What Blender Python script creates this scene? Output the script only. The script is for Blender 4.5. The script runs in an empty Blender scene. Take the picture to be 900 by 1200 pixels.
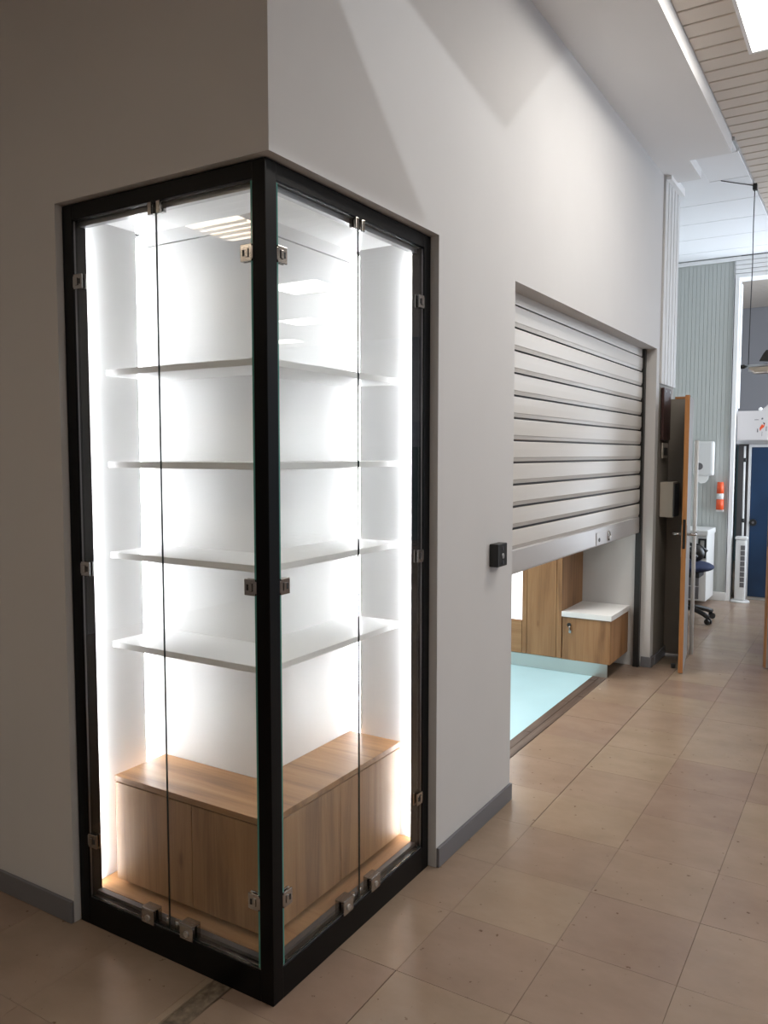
import bpy, bmesh, math, random
from mathutils import Vector, Matrix
random.seed(7)
sc = bpy.context.scene
COL = sc.collection

# ------------------------------------------------------------------ camera
F, YAW, PITCH, ROLL = 942.87, 0.548386, -0.072078, 0.00038
cy_, sy_ = math.cos(YAW), math.sin(YAW)
fwd = Vector((-sy_*math.cos(PITCH), cy_*math.cos(PITCH), math.sin(PITCH)))
rgt = Vector((cy_, sy_, 0)); upv = rgt.cross(fwd)
r2 = rgt*math.cos(ROLL)+upv*math.sin(ROLL); u2 = -rgt*math.sin(ROLL)+upv*math.cos(ROLL)
cam = bpy.data.cameras.new('camera'); camo = bpy.data.objects.new('camera', cam); COL.objects.link(camo)
cam.sensor_fit = 'HORIZONTAL'; cam.sensor_width = 36; cam.lens = F/900*36
cam.clip_start = 0.02; cam.clip_end = 100
m = Matrix((r2, u2, -fwd)).transposed().to_4x4(); m.translation = Vector((1.34146, -1.62139, 1.5))
camo.matrix_world = m; sc.camera = camo

# ------------------------------------------------------------------ world, exposure
w = bpy.data.worlds.new('world'); sc.world = w; w.use_nodes = True
w.node_tree.nodes['Background'].inputs[0].default_value = (0.75, 0.85, 1.0, 1)
w.node_tree.nodes['Background'].inputs[1].default_value = 0.3
sc.view_settings.view_transform = 'Standard'; sc.view_settings.look = 'None'
sc.view_settings.gamma = 1; sc.view_settings.use_curve_mapping = False
sc.view_settings.exposure = 0.0
sc.cycles.use_denoising = True
sc.cycles.max_bounces = 10; sc.cycles.diffuse_bounces = 5; sc.cycles.transparent_max_bounces = 24
sc.cycles.sample_clamp_indirect = 6.0

def area(name, loc, direction, sx, sy, power, col, spread=180):
    l = bpy.data.lights.new(name, 'AREA'); l.shape = 'RECTANGLE'; l.size = sx; l.size_y = sy
    l.energy = power; l.color = col; l.spread = math.radians(spread)
    o = bpy.data.objects.new(name, l); COL.objects.link(o); o.location = loc
    o.rotation_euler = Vector(direction).to_track_quat('-Z', 'Y').to_euler(); return o
CEIL_EMIT = 16.0
WARM = (1.0, 0.945, 0.87)
# daylight through the far window of the hall (glazed openings in wall_right at x = 9)
area('daylight', (8.95, 7.0, 1.9), (-1, 0, 0.0), 1.9, 7.0, 300, (0.75, 0.86, 1.0))
# added unseen lamp over the corridor whose blocker plates shape wedges on the right wall
SPX, SPY, SPZ = 2.25, 0.95, 3.33
sl_ = bpy.data.lights.new('added_wedge_light', 'SPOT'); sl_.energy = 42; sl_.spot_size = math.radians(150); sl_.spot_blend = 1.0; sl_.shadow_soft_size = 0.004; sl_.color = (0.93, 0.97, 1.0)
slo = bpy.data.objects.new('added_wedge_light', sl_); COL.objects.link(slo); slo.location = (SPX, SPY, SPZ); slo.rotation_euler = Vector((-1, .12, -.35)).to_track_quat('-Z', 'Y').to_euler()
# daylight from an unseen window wall added to brighten the far end (wall_bay_added, x = 1.9)
area('added_bay_daylight', (1.98, 7.3, 2.1), (-1, 0, 0.35), 2.2, 3.4, 160, (0.80, 0.89, 1.0))
area('shop_lamp_light', (-1.3, 2.7, 2.55), (0, 0, -1), 1.0, 1.0, 56, (1.0, 0.97, 0.93))

# ------------------------------------------------------------------ materials
def newmat(name):
    mt = bpy.data.materials.new(name); mt.use_nodes = True
    nt = mt.node_tree; b = nt.nodes['Principled BSDF']; return mt, nt, b
def plain(name, col, rough=0.5, metal=0.0, noise=0.0, scale=20, bump=0.0, spec=0.5):
    mt, nt, b = newmat(name)
    b.inputs['Base Color'].default_value = (*col, 1); b.inputs['Roughness'].default_value = rough
    b.inputs['Metallic'].default_value = metal; b.inputs['Specular IOR Level'].default_value = spec
    if noise or bump:
        tc = nt.nodes.new('ShaderNodeTexCoord'); n = nt.nodes.new('ShaderNodeTexNoise')
        n.inputs['Scale'].default_value = scale; n.inputs['Detail'].default_value = 6
        nt.links.new(tc.outputs['Object'], n.inputs['Vector'])
        if noise:
            r = nt.nodes.new('ShaderNodeValToRGB')
            r.color_ramp.elements[0].position = 0.3; r.color_ramp.elements[1].position = 0.7
            r.color_ramp.elements[0].color = (*[c*(1-noise) for c in col], 1)
            r.color_ramp.elements[1].color = (*[min(1, c*(1+noise)) for c in col], 1)
            nt.links.new(n.outputs[0], r.inputs[0]); nt.links.new(r.outputs[0], b.inputs['Base Color'])
        if bump:
            bp = nt.nodes.new('ShaderNodeBump'); bp.inputs['Strength'].default_value = bump; bp.inputs['Distance'].default_value = 0.002
            nt.links.new(n.outputs[0], bp.inputs['Height']); nt.links.new(bp.outputs[0], b.inputs['Normal'])
    return mt
def emit(name, col, s):
    mt, nt, b = newmat(name)
    b.inputs['Base Color'].default_value = (*col, 1)
    b.inputs['Emission Color'].default_value = (*col, 1); b.inputs['Emission Strength'].default_value = s
    return mt
def wood(name, axis, a, bcol, dark, rough=0.45):
    mt, nt, b = newmat(name)
    tc = nt.nodes.new('ShaderNodeTexCoord'); mp = nt.nodes.new('ShaderNodeMapping')
    sc_ = [14, 14, 14]; sc_[axis] = 0.9; mp.inputs['Scale'].default_value = sc_
    n = nt.nodes.new('ShaderNodeTexNoise'); n.inputs['Scale'].default_value = 1.0; n.inputs['Detail'].default_value = 8; n.inputs['Roughness'].default_value = 0.6; n.inputs['Distortion'].default_value = 0.6
    mp2 = nt.nodes.new('ShaderNodeMapping'); s2 = [160, 160, 160]; s2[axis] = 5; mp2.inputs['Scale'].default_value = s2
    n2 = nt.nodes.new('ShaderNodeTexNoise'); n2.inputs['Scale'].default_value = 1.0; n2.inputs['Detail'].default_value = 4
    r = nt.nodes.new('ShaderNodeValToRGB'); e = r.color_ramp.elements
    e[0].position = 0.33; e[0].color = (*dark, 1); e[1].position = 0.66; e[1].color = (*bcol, 1)
    k = e.new(0.5); k.color = (*a, 1)
    mx = nt.nodes.new('ShaderNodeMix'); mx.data_type = 'RGBA'; mx.blend_type = 'MULTIPLY'; mx.inputs[0].default_value = 0.28
    # knots
    v = nt.nodes.new('ShaderNodeTexVoronoi'); v.inputs['Scale'].default_value = 1.0
    mp3 = nt.nodes.new('ShaderNodeMapping'); s3 = [7, 7, 7]; s3[axis] = 2.6; mp3.inputs['Scale'].default_value = s3
    kr = nt.nodes.new('ShaderNodeValToRGB'); kr.color_ramp.elements[0].color = (0.35, 0.25, 0.18, 1); kr.color_ramp.elements[0].position = 0.02
    kr.color_ramp.elements[1].position = 0.10; kr.color_ramp.elements[1].color = (1, 1, 1, 1)
    mk = nt.nodes.new('ShaderNodeMix'); mk.data_type = 'RGBA'; mk.blend_type = 'MULTIPLY'; mk.inputs[0].default_value = 0.7
    L = nt.links.new
    for q in (mp, mp2, mp3): L(tc.outputs['Object'], q.inputs['Vector'])
    L(mp.outputs[0], n.inputs['Vector']); L(mp2.outputs[0], n2.inputs['Vector']); L(mp3.outputs[0], v.inputs['Vector'])
    L(n.outputs[0], r.inputs[0]); L(r.outputs[0], mx.inputs[6]); L(n2.outputs[0], mx.inputs[7])
    L(v.outputs['Distance'], kr.inputs[0]); L(mx.outputs[2], mk.inputs[6]); L(kr.outputs[0], mk.inputs[7])
    L(mk.outputs[2], b.inputs['Base Color']); b.inputs['Roughness'].default_value = rough
    return mt
def tile_mat(name):
    mt, nt, b = newmat(name); L = nt.links.new
    tc = nt.nodes.new('ShaderNodeTexCoord'); oi = nt.nodes.new('ShaderNodeObjectInfo')
    geo = nt.nodes.new('ShaderNodeNewGeometry')
    n = nt.nodes.new('ShaderNodeTexNoise'); n.inputs['Scale'].default_value = 4; n.inputs['Detail'].default_value = 7; n.inputs['Roughness'].default_value = 0.62
    mp = nt.nodes.new('ShaderNodeMapping'); mp.inputs['Scale'].default_value = (0.75, 1.15, 1)
    L(geo.outputs['Position'], mp.inputs['Vector']); L(mp.outputs[0], n.inputs['Vector'])
    r = nt.nodes.new('ShaderNodeValToRGB'); e = r.color_ramp.elements
    e[0].position = 0.25; e[0].color = (0.250, 0.180, 0.128, 1); e[1].position = 0.75; e[1].color = (0.322, 0.243, 0.180, 1)
    L(n.outputs[0], r.inputs[0])
    # per-tile tint
    hs = nt.nodes.new('ShaderNodeHueSaturation')
    mr = nt.nodes.new('ShaderNodeMapRange'); mr.inputs[3].default_value = 0.94; mr.inputs[4].default_value = 1.05
    mh = nt.nodes.new('ShaderNodeMapRange'); mh.inputs[3].default_value = 0.488; mh.inputs[4].default_value = 0.504
    L(oi.outputs['Random'], mr.inputs[0]); L(oi.outputs['Random'], mh.inputs[0])
    L(mr.outputs[0], hs.inputs['Value']); L(mh.outputs[0], hs.inputs['Hue']); L(r.outputs[0], hs.inputs['Color'])
    # dark pits and short scuffs
    v = nt.nodes.new('ShaderNodeTexNoise'); v.inputs['Scale'].default_value = 38; v.inputs['Detail'].default_value = 3
    L(geo.outputs['Position'], v.inputs['Vector'])
    pr = nt.nodes.new('ShaderNodeValToRGB'); pr.color_ramp.elements[0].position = 0.265; pr.color_ramp.elements[0].color = (0.40, 0.31, 0.24, 1)
    pr.color_ramp.elements[1].position = 0.31; pr.color_ramp.elements[1].color = (1, 1, 1, 1)
    L(v.outputs[0], pr.inputs[0])
    mk = nt.nodes.new('ShaderNodeMix'); mk.data_type = 'RGBA'; mk.blend_type = 'MULTIPLY'; mk.inputs[0].default_value = 0.8
    L(hs.outputs[0], mk.inputs[6]); L(pr.outputs[0], mk.inputs[7]); L(mk.outputs[2], b.inputs['Base Color'])
    rr = nt.nodes.new('ShaderNodeMapRange'); rr.inputs[3].default_value = 0.16; rr.inputs[4].default_value = 0.32
    L(n.outputs[0], rr.inputs[0]); L(rr.outputs[0], b.inputs['Roughness'])
    b.inputs['Specular IOR Level'].default_value = 0.45
    return mt
def glass_mat(name, tint=(0.985, 0.995, 0.99)):
    mt = bpy.data.materials.new(name); mt.use_nodes = True; nt = mt.node_tree; nt.nodes.clear(); L = nt.links.new
    o = nt.nodes.new('ShaderNodeOutputMaterial'); t = nt.nodes.new('ShaderNodeBsdfTransparent'); g = nt.nodes.new('ShaderNodeBsdfGlossy')
    f = nt.nodes.new('ShaderNodeFresnel'); mx = nt.nodes.new('ShaderNodeMixShader')
    ge = nt.nodes.new('ShaderNodeNewGeometry'); mr = nt.nodes.new('ShaderNodeMapRange')   # same reflectance from both faces of the thin pane
    mr.inputs[3].default_value = 1.5; mr.inputs[4].default_value = 1/1.5
    L(ge.outputs['Backfacing'], mr.inputs[0]); L(mr.outputs[0], f.inputs['IOR']); t.inputs[0].default_value = (*tint, 1); g.inputs['Roughness'].default_value = 0.0
    L(f.outputs[0], mx.inputs[0]); L(t.outputs[0], mx.inputs[1]); L(g.outputs[0], mx.inputs[2]); L(mx.outputs[0], o.inputs[0])
    return mt

M = {}
M['wall'] = plain('wall_paint', (0.58, 0.575, 0.575), 0.75, noise=0.012, scale=3, bump=0.05)
M['soffit'] = plain('soffit_paint', (0.80, 0.80, 0.80), 0.8)
M['white'] = plain('white_laminate', (0.86, 0.86, 0.86), 0.35)
M['white2'] = plain('white_plaster', (0.72, 0.71, 0.69), 0.7)
M['black'] = plain('black_lacquer', (0.0022, 0.0022, 0.0026), 0.32, bump=0.04, scale=300, spec=0.14)
M['skirt'] = plain('grey_skirting', (0.15, 0.15, 0.165), 0.5)
M['chrome'] = plain('chrome', (0.42, 0.40, 0.385), 0.14, 1.0)
M['alu'] = plain('aluminium', (0.55, 0.55, 0.56), 0.32, 1.0)
M['steel'] = plain('brushed_steel_plinth', (0.58, 0.60, 0.58), 0.38, 1.0)
M['darkseal_gapshade'] = plain('dark_seal_and_gap_shade', (0.06, 0.055, 0.055), 0.5)
M['glass'] = glass_mat('clear_glass')
M['gedge'] = plain('green_glass_edge', (0.09, 0.30, 0.26), 0.12)
M['gedge_dark'] = plain('dark_glass_edge', (0.012, 0.022, 0.024), 0.12)
OA, OB, OD = (0.37, 0.19, 0.080), (0.45, 0.25, 0.115), (0.22, 0.105, 0.042)
M['oak_z'] = wood('oak_vertical', 2, OA, OB, OD); M['oak_x'] = wood('oak_along_x', 0, OA, OB, OD); M['oak_y'] = wood('oak_along_y', 1, OA, OB, OD)
M['led'] = emit('led_strip', (0.96, 0.97, 1.0), 54)
M['led_slot'] = emit('slot_led_strip', (0.96, 0.97, 1.0), 40)
M['lamp'] = emit('ceiling_diffuser', WARM, CEIL_EMIT)
M['lamp_warm'] = emit('warm_ceiling_diffuser', (1.0, 0.86, 0.68), CEIL_EMIT)
M['lit'] = emit('lit_niche_panel', (1.0, 0.98, 0.97), 1.1)
M['tile'] = tile_mat('beige_stone_tile')
M['grout'] = plain('grout', (0.13, 0.092, 0.064), 0.8, noise=.55, scale=1.7)
M['cement'] = plain('cement_patch', (0.15, 0.113, 0.078), 0.85, noise=0.5, scale=45, bump=0.6)
M['blue_floor'] = plain('pale_blue_vinyl', (0.45, 0.71, 0.80), 0.35, noise=0.02, scale=5)
M['threshold'] = wood('brown_stone', 1, (0.12, 0.08, 0.06), (0.20, 0.15, 0.12), (0.05, 0.03, 0.024), 0.5)
M['shutter'] = plain('beige_shutter', (0.60, 0.575, 0.54), 0.36)
M['shutter_rail'] = plain('shutter_bottom_rail', (0.52, 0.50, 0.49), 0.34, 0.25)
M['slat'] = plain('ceiling_slat_paint', (0.66, 0.585, 0.51), 0.45)
M['plenum'] = plain('dark_plenum', (0.035, 0.03, 0.028), 0.9)
M['panel'] = plain('white_ceiling_panel', (0.86, 0.87, 0.89), 0.5)
M['rib'] = plain('grey_green_cladding', (0.47, 0.49, 0.47), 0.5)
M['ribw'] = plain('white_cladding', (0.62, 0.62, 0.62), 0.5)
M['greydoor'] = plain('grey_door_face', (0.27, 0.25, 0.235), 0.5)
M['taupe'] = plain('taupe_shade_tone', (0.25, 0.225, 0.195), 0.6)
M['edge'] = wood('orange_door_edge', 2, (0.50, 0.22, 0.07), (0.55, 0.26, 0.09), (0.38, 0.15, 0.05))
M['brown'] = wood('dark_brown_board', 2, (0.06, 0.022, 0.018), (0.08, 0.03, 0.025), (0.04, 0.015, 0.012))
M['beigebox'] = plain('beige_box', (0.45, 0.41, 0.35), 0.5)
M['darkgrey'] = plain('dark_grey', (0.05, 0.05, 0.058), 0.5)
M['blk'] = plain('black_plastic', (0.012, 0.012, 0.012), 0.4)
M['wplastic'] = plain('white_plastic', (0.68, 0.68, 0.67), 0.3)
M['red'] = plain('orange_red_plastic', (0.75, 0.09, 0.02), 0.4)
M['blue'] = plain('blue_locker_paint', (0.008, 0.030, 0.075), 0.4, noise=0.25, scale=3)
M['bluefab'] = plain('navy_fabric', (0.012, 0.022, 0.07), 0.85)
M['card'] = plain('white_card', (0.60, 0.57, 0.56), 0.7)
M['brass'] = plain('brass', (0.55, 0.42, 0.25), 0.3, 1.0)
M['teal'] = plain('dark_teal_panel', (0.03, 0.06, 0.065), 0.6)
M['greywall'] = plain('grey_back_wall', (0.33, 0.33, 0.35), 0.7)
M['slate'] = plain('slate_band', (0.20, 0.21, 0.24), 0.7)
M['paper'] = plain('paper', (0.8, 0.8, 0.78), 0.8)
M['grille'] = plain('grey_grille', (0.12, 0.115, 0.12), 0.6)

# ------------------------------------------------------------------ helpers
def box(bm, x0, x1, y0, y1, z0, z1, bev=0.0, mi=0):
    r = bmesh.ops.create_cube(bm, size=1.0); vs = r['verts']
    for v in vs:
        v.co = Vector(((x0+x1)/2+v.co.x*(x1-x0), (y0+y1)/2+v.co.y*(y1-y0), (z0+z1)/2+v.co.z*(z1-z0)))
    fs = {f for v in vs for f in v.link_faces}
    for f in fs: f.material_index = mi
    if bev:
        es = list({e for v in vs for e in v.link_edges})
        bmesh.ops.bevel(bm, geom=es, offset=bev, segments=2, profile=0.6, affect='EDGES', clamp_overlap=True)
def prism(bm, pts, z0, z1, axis=2, mi=0, bev=0.0):
    """extrude a polygon (list of 2d points) along an axis between z0 and z1"""
    def mk(a, b, c): return {2: (a, b, c), 0: (c, a, b), 1: (a, c, b)}[axis]
    lo = [bm.verts.new(mk(p[0], p[1], z0)) for p in pts]; hi = [bm.verts.new(mk(p[0], p[1], z1)) for p in pts]
    n = len(pts); fs = [bm.faces.new(lo[::-1]), bm.faces.new(hi)]
    for i in range(n): fs.append(bm.faces.new((lo[i], lo[(i+1) % n], hi[(i+1) % n], hi[i])))
    for f in fs: f.material_index = mi
    bmesh.ops.recalc_face_normals(bm, faces=fs)
    if bev:
        es = list({e for f in fs for e in f.edges}); bmesh.ops.bevel(bm, geom=es, offset=bev, segments=1, affect='EDGES', clamp_overlap=True)
def cyl(bm, p0, p1, r0, r1=None, n=16, mi=0):
    p0, p1 = Vector(p0), Vector(p1); r1 = r0 if r1 is None else r1
    d = p1-p0; q = d.to_track_quat('Z', 'Y').to_matrix()
    a = [bm.verts.new(p0+q @ Vector((r0*math.cos(t*2*math.pi/n), r0*math.sin(t*2*math.pi/n), 0))) for t in range(n)]
    b = [bm.verts.new(p1+q @ Vector((r1*math.cos(t*2*math.pi/n), r1*math.sin(t*2*math.pi/n), 0))) for t in range(n)]
    fs = [bm.faces.new(a[::-1]), bm.faces.new(b)]
    for i in range(n):
        f = bm.faces.new((a[i], a[(i+1) % n], b[(i+1) % n], b[i])); f.smooth = True; fs.append(f)
    for f in fs: f.material_index = mi
def tube(bm, pts, r, n=8):
    pts = [Vector(p) for p in pts]; rings = []
    for i, p in enumerate(pts):
        d = (pts[min(i+1, len(pts)-1)]-pts[max(i-1, 0)]).normalized(); q = d.to_track_quat('Z', 'Y').to_matrix()
        rings.append([bm.verts.new(p+q @ Vector((r*math.cos(t*2*math.pi/n), r*math.sin(t*2*math.pi/n), 0))) for t in range(n)])
    bm.faces.new(rings[0][::-1]); bm.faces.new(rings[-1])
    for a, b in zip(rings, rings[1:]):
        best = min(range(n), key=lambda k: sum((a[i].co-b[(i+k) % n].co).length for i in range(n)))
        for i in range(n):
            f = bm.faces.new((a[i], a[(i+1) % n], b[(i+1+best) % n], b[(i+best) % n])); f.smooth = True
def sphere(bm, c, sx, sy, sz, n=16):
    r = bmesh.ops.create_uvsphere(bm, u_segments=n, v_segments=max(6, n//2), radius=1)
    for v in r['verts']: v.co = Vector((c[0]+v.co.x*sx, c[1]+v.co.y*sy, c[2]+v.co.z*sz))
    for f in {f for v in r['verts'] for f in v.link_faces}: f.smooth = True
WL = {}
def wl(o): return WL.get(o.name, Vector((0, 0, 0)))
def obj(name, bm, mats, parent=None, base=None):
    """link a bmesh in world coordinates as one mesh object; its origin is its parent's base or the given base"""
    b = Vector(base) if base is not None else (wl(parent) if parent else Vector((0, 0, 0)))
    bmesh.ops.translate(bm, verts=bm.verts, vec=-b)
    bmesh.ops.recalc_face_normals(bm, faces=bm.faces) if False else None
    me = bpy.data.meshes.new(name); bm.to_mesh(me); bm.free()
    for k in (mats if isinstance(mats, (list, tuple)) else [mats]): me.materials.append(M[k])
    o = bpy.data.objects.new(name, me); COL.objects.link(o)
    if parent: o.parent = parent; o.location = b-wl(parent)
    else: o.location = b
    WL[o.name] = b
    return o
def bxo(name, dims, mat, parent=None, bev=0.0, base=None):
    bm = bmesh.new(); box(bm, *dims, bev=bev); return obj(name, bm, mat, parent, base)
def thing(name, label, cat, loc, group=None):
    o = bpy.data.objects.new(name, None); COL.objects.link(o); o.location = loc; o.empty_display_size = 0.05
    o['label'] = label; o['category'] = cat
    if group: o['group'] = group
    WL[o.name] = Vector(loc); return o
def tag(o, label, cat, group=None):
    o['label'] = label; o['category'] = cat
    if group: o['group'] = group
    return o
def struct(name, bm, mats, base=None):
    o = obj(name, bm, mats, None, base); o['kind'] = 'structure'; return o
def sbox(name, boxes, mat):
    bm = bmesh.new()
    for b in boxes: box(bm, *b)
    return struct(name, bm, mat)
def copy_to(o, name, parent, loc):
    c = o.copy(); COL.objects.link(c); c.name = name; c.parent = parent; c.location = loc; WL[c.name] = Vector(loc)+(wl(parent) if parent else Vector()); return c

XW, YW = 0.03, -0.022          # faces of the right and left wall
T, CL, CR = 2.246, -0.794, 0.884   # display case height, left and right extent
SZ = 3.40                      # soffit underside
OY0, OY1, OZ = 1.575, 4.115, 2.219  # shutter opening
P = 0.3555                     # tile pitch
HX, HY0, HY1 = 9.0, -6.0, 16.0 # hall extents

# ------------------------------------------------------------------ floor
floor = struct('floor', (lambda bm: (box(bm, -4.2, HX+.2, HY0-.2, HY1+.2, -0.12, -0.007), bm)[1])(bmesh.new()), 'grout')
tx = [0.204+P*i for i in range(-5, 4)]; ty = [0.310+P*j for j in range(-4, 21)]
bm = bmesh.new(); box(bm, 0.0005, P-0.0005, 0.0005, P-0.0005, -0.012, 0, bev=0.0008)
proto = obj('tile', bm, 'tile', floor)
used = set(); first = True
for i, x in enumerate(tx[:-1]):
    for j, y in enumerate(ty[:-1]):
        if x+P < -0.14 and 4.3 > y+P/2 > -0.05: continue      # under the walls
        if x < -0.3 and 1.2 < y < 4.3: continue
        if x < -0.1 and y < 0.0: continue              # the patch left of the cement strip is laid on its own grid
        if x < -0.1 and 1.2 < y < 4.3: continue
        if first: o = proto; first = False
        else: o = copy_to(proto, 'tile', floor, (0, 0, 0))
        o.location = (x, y, random.uniform(-0.0007, 0.0)); used.add((i, j))
for x in (-0.2196-P*0-0.38, -0.2196-0.38-P, -0.2196-0.38-2*P):
    for y in (-1.42, -1.42+P, -1.42+2*P, -1.42+3*P):
        o = copy_to(proto, 'tile', floor, (x, y, random.uniform(-0.001, 0)))
# column beside the cement strip, 0.38 wide, and a narrow column on its right
for nm, x0, x1 in (('tile', -0.5996+P+0.0, -0.222), ('tile', -0.152, 0.2028)):
    pass
bm = bmesh.new(); box(bm, 0.0007, 0.0225, 0.0005, P-0.0005, -0.012, 0, bev=0.0008); sl = obj('tile', bm, 'tile', floor)
for k in range(4):
    o = sl if k == 0 else copy_to(sl, 'tile', floor, (0, 0, 0)); o.location = (-0.5996+P, -1.42+k*P, 0)
bm = bmesh.new(); box(bm, 0.0007, 0.3535, 0.0005, P-0.0005, -0.012, 0, bev=0.0008); sr = obj('tile', bm, 'tile', floor)
for k in range(4):
    o = sr if k == 0 else copy_to(sr, 'tile', floor, (0, 0, 0)); o.location = (-0.152, 0.310-P*(k+1), random.uniform(-0.001, 0))
bm = bmesh.new(); box(bm, 0.0007, 0.349, 0.0005, P-0.0005, -0.012, 0, bev=0.0008); sm = obj('tile', bm, 'tile', floor)
for k in range(2, 11):
    o = sm if k == 2 else copy_to(sm, 'tile', floor, (0, 0, 0)); o.location = (-0.148, 0.310+P*(k+1), random.uniform(-0.001, 0))
# cement filler strip, ragged edges
bm = bmesh.new(); n = 26; rows = []
for k in range(n+1):
    y = -1.42+k*(1.44/n)
    xl, xr = -0.222+random.uniform(-.004, .004), -0.158+random.uniform(-.008, .006)
    rows.append([bm.verts.new((xl, y, -0.005)), bm.verts.new((xl+.012, y, -0.003+random.uniform(-.002, .002))), bm.verts.new((xr-.02, y, -0.001+random.uniform(-.003, .001))), bm.verts.new((xr, y, -0.004))])
for a, b in zip(rows, rows[1:]):
    for q in range(3): bm.faces.new((a[q], a[q+1], b[q+1], b[q]))
obj('cement_strip', bm, 'cement', floor)
# the rest of the hall floor, too far off or outside the frame
bm = bmesh.new()
def field(x0, x1, y0, y1):
    x = x0
    while x < x1:
        y = y0
        while y < y1:
            box(bm, x+.0012, min(x+P, x1)-.0012, y+.0012, min(y+P, y1)-.0012, -0.0065, -0.0005); y += P
        x += P
field(tx[-1], HX, HY0, HY1); field(0.204, tx[-1], ty[-1], HY1); field(0.204, tx[-1], HY0, ty[0]); field(-4.2, 0.204, HY0, -1.42)
fo = obj('tile_field', bm, 'tile', floor); fo['kind'] = 'stuff'
bm = bmesh.new(); box(bm, -3, -0.245, 0.95, 4.12, -0.006, -0.001); shop_floor = struct('floor', bm, 'blue_floor')
# threshold of brown stone in the shutter opening
thr = struct('trim_1', (lambda b: (box(b, -0.246, -0.148, OY0-.1, 3.70, -0.012, -0.004), b)[1])(bmesh.new()), 'grout')
for x0, x1 in ((-0.1945, -0.150), (-0.244, -0.1965)):
    y = OY0-.1
    while y < 3.69:
        y1 = min(y+random.uniform(.45, .7), 3.70)
        bxo('stone', (x0, x1, y+.001, y1-.001, -.01, 0.001+random.uniform(-.001, .0015)), 'threshold', thr, bev=.0015); y = y1

# ------------------------------------------------------------------ walls
wall_left = sbox('wall_left', [(-4.2, CL-.004, YW, .10, 0, 3.7), (CL-.004, XW, YW, .10, T+.004, 3.7)], 'wall')
wall_right = sbox('wall_right', [(-.07, XW, .10, CR+.004, T+.004, 3.7), (-.07, XW, CR+.004, OY0, 0, 3.7),
    (-.07, XW, OY0, OY1, OZ, 3.7), (-2.5, XW, OY1, 4.20, 0, 3.7), (-.6, XW-.006, 4.20, 4.66, 0, 3.7)], 'wall')
sbox('wall_shop', [(-2.6, -2.5, .9, 4.2, 0, 2.7), (-2.5, -.07, .90, .96, 0, 2.7), (-2.5, -.07, .96, 4.115, 2.6, 2.7)], 'white2')
wall_far = sbox('wall_far', [(-.75, .062, 7.19, 7.6, 0, 3.7), (-.75, -.6, 4.66, 7.19, 0, 3.7)], 'rib')
sbox('wall_back', [(-4.4, HX+.2, HY0-.2, HY0, 0, 3.7), (-4.4, -4.2, HY0, .1, 0, 3.7)], 'wall')
sbox('wall_end', [(-.75, HX, 10.6, 10.7, 2.05, 3.7)], 'greywall')
sbox('wall_end', [(-.75, HX, 10.55, 10.7, 1.62, 2.05)], 'slate')
sbox('wall_end', [(-.75, HX, 10.6, 10.7, 0, 1.62)], 'teal')
sbox('wall_side', [(HX, HX+.2, HY0, HY1, 0, .9), (HX, HX+.2, HY0, HY1, 2.9, 3.7), (HX, HX+.2, HY0, 3.4, .9, 2.9), (HX, HX+.2, 10.6, HY1, .9, 2.9)], 'wall')
sbox('wall_bay_added', [(1.9, 2.0, 5.3, 10.6, 0, .95), (1.9, 2.0, 5.3, 10.6, 3.25, 3.5), (1.9, 2.0, 5.3, 5.55, .95, 3.25), (1.9, 2.0, 9.05, 10.6, .95, 3.25)], 'wall')  # unseen wall added to carry the far-end daylight windows
struct('window_added', (lambda b: ([box(b, 1.91, 1.95, y, y+.05, .95, 3.25) for y in (5.55, 6.7, 7.85, 9.0)], box(b, 1.91, 1.95, 5.55, 9.05, .95, 1.0), box(b, 1.91, 1.95, 5.55, 9.05, 3.2, 3.25), b)[3])(bmesh.new()), 'white')  # unseen windows added as a daylight source for the far end
# window frames of the daylight wall
wf = struct('window_1', (lambda b: ([box(b, HX+.02, HX+.08, y, y+.06, .9, 2.9) for y in (3.4, 5.2, 7.0, 8.8, 10.54)], box(b, HX+.02, HX+.08, 3.4, 10.6, .9, .96), box(b, HX+.02, HX+.08, 3.4, 10.6, 2.84, 2.9), b)[3])(bmesh.new()), 'white')

# cladding ribs on the pier beyond the shutter
def ribs(name, face, a0, a1, at, z0, z1, pitch, parent, mat, proud=.012, gap=.004):
    bm = bmesh.new(); a = a0
    while a < a1-.002:
        b = min(a+pitch-gap, a1)
        if face == 'x': box(bm, at, at+proud, a, b, z0, z1)
        else: box(bm, a, b, at-proud, at, z0, z1)
        a += pitch
    o = obj(name, bm, mat, parent); o['kind'] = 'stuff'; return o
ribs('cladding_ribs', 'x', 4.205, 4.655, XW-.006, 1.99, 3.52, .095, wall_right, 'ribw', .02, .016)
ribs('cladding_ribs', 'y', -.6, .062, 7.19, .09, 3.44, .0385, wall_far, 'rib', .004)
bxo('pier_shade_panel', (XW-.006, XW, 4.205, 4.655, .0, 1.99), 'taupe', wall_right)  # panel whose dark colour stands in for shade on the lower pier
bxo('cladding_cap', (XW-.006, .075, 4.22, 4.67, 3.375, 3.43), 'white', wall_right, bev=.004)
bxo('skirting_block', (-.2, .075, 7.15, 7.19, 0, .085), 'white2', wall_far, bev=.003)
bxo('corner_strip', (.062, .074, 7.17, 7.62, 0, 3.44), 'ribw', wall_far)

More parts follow.
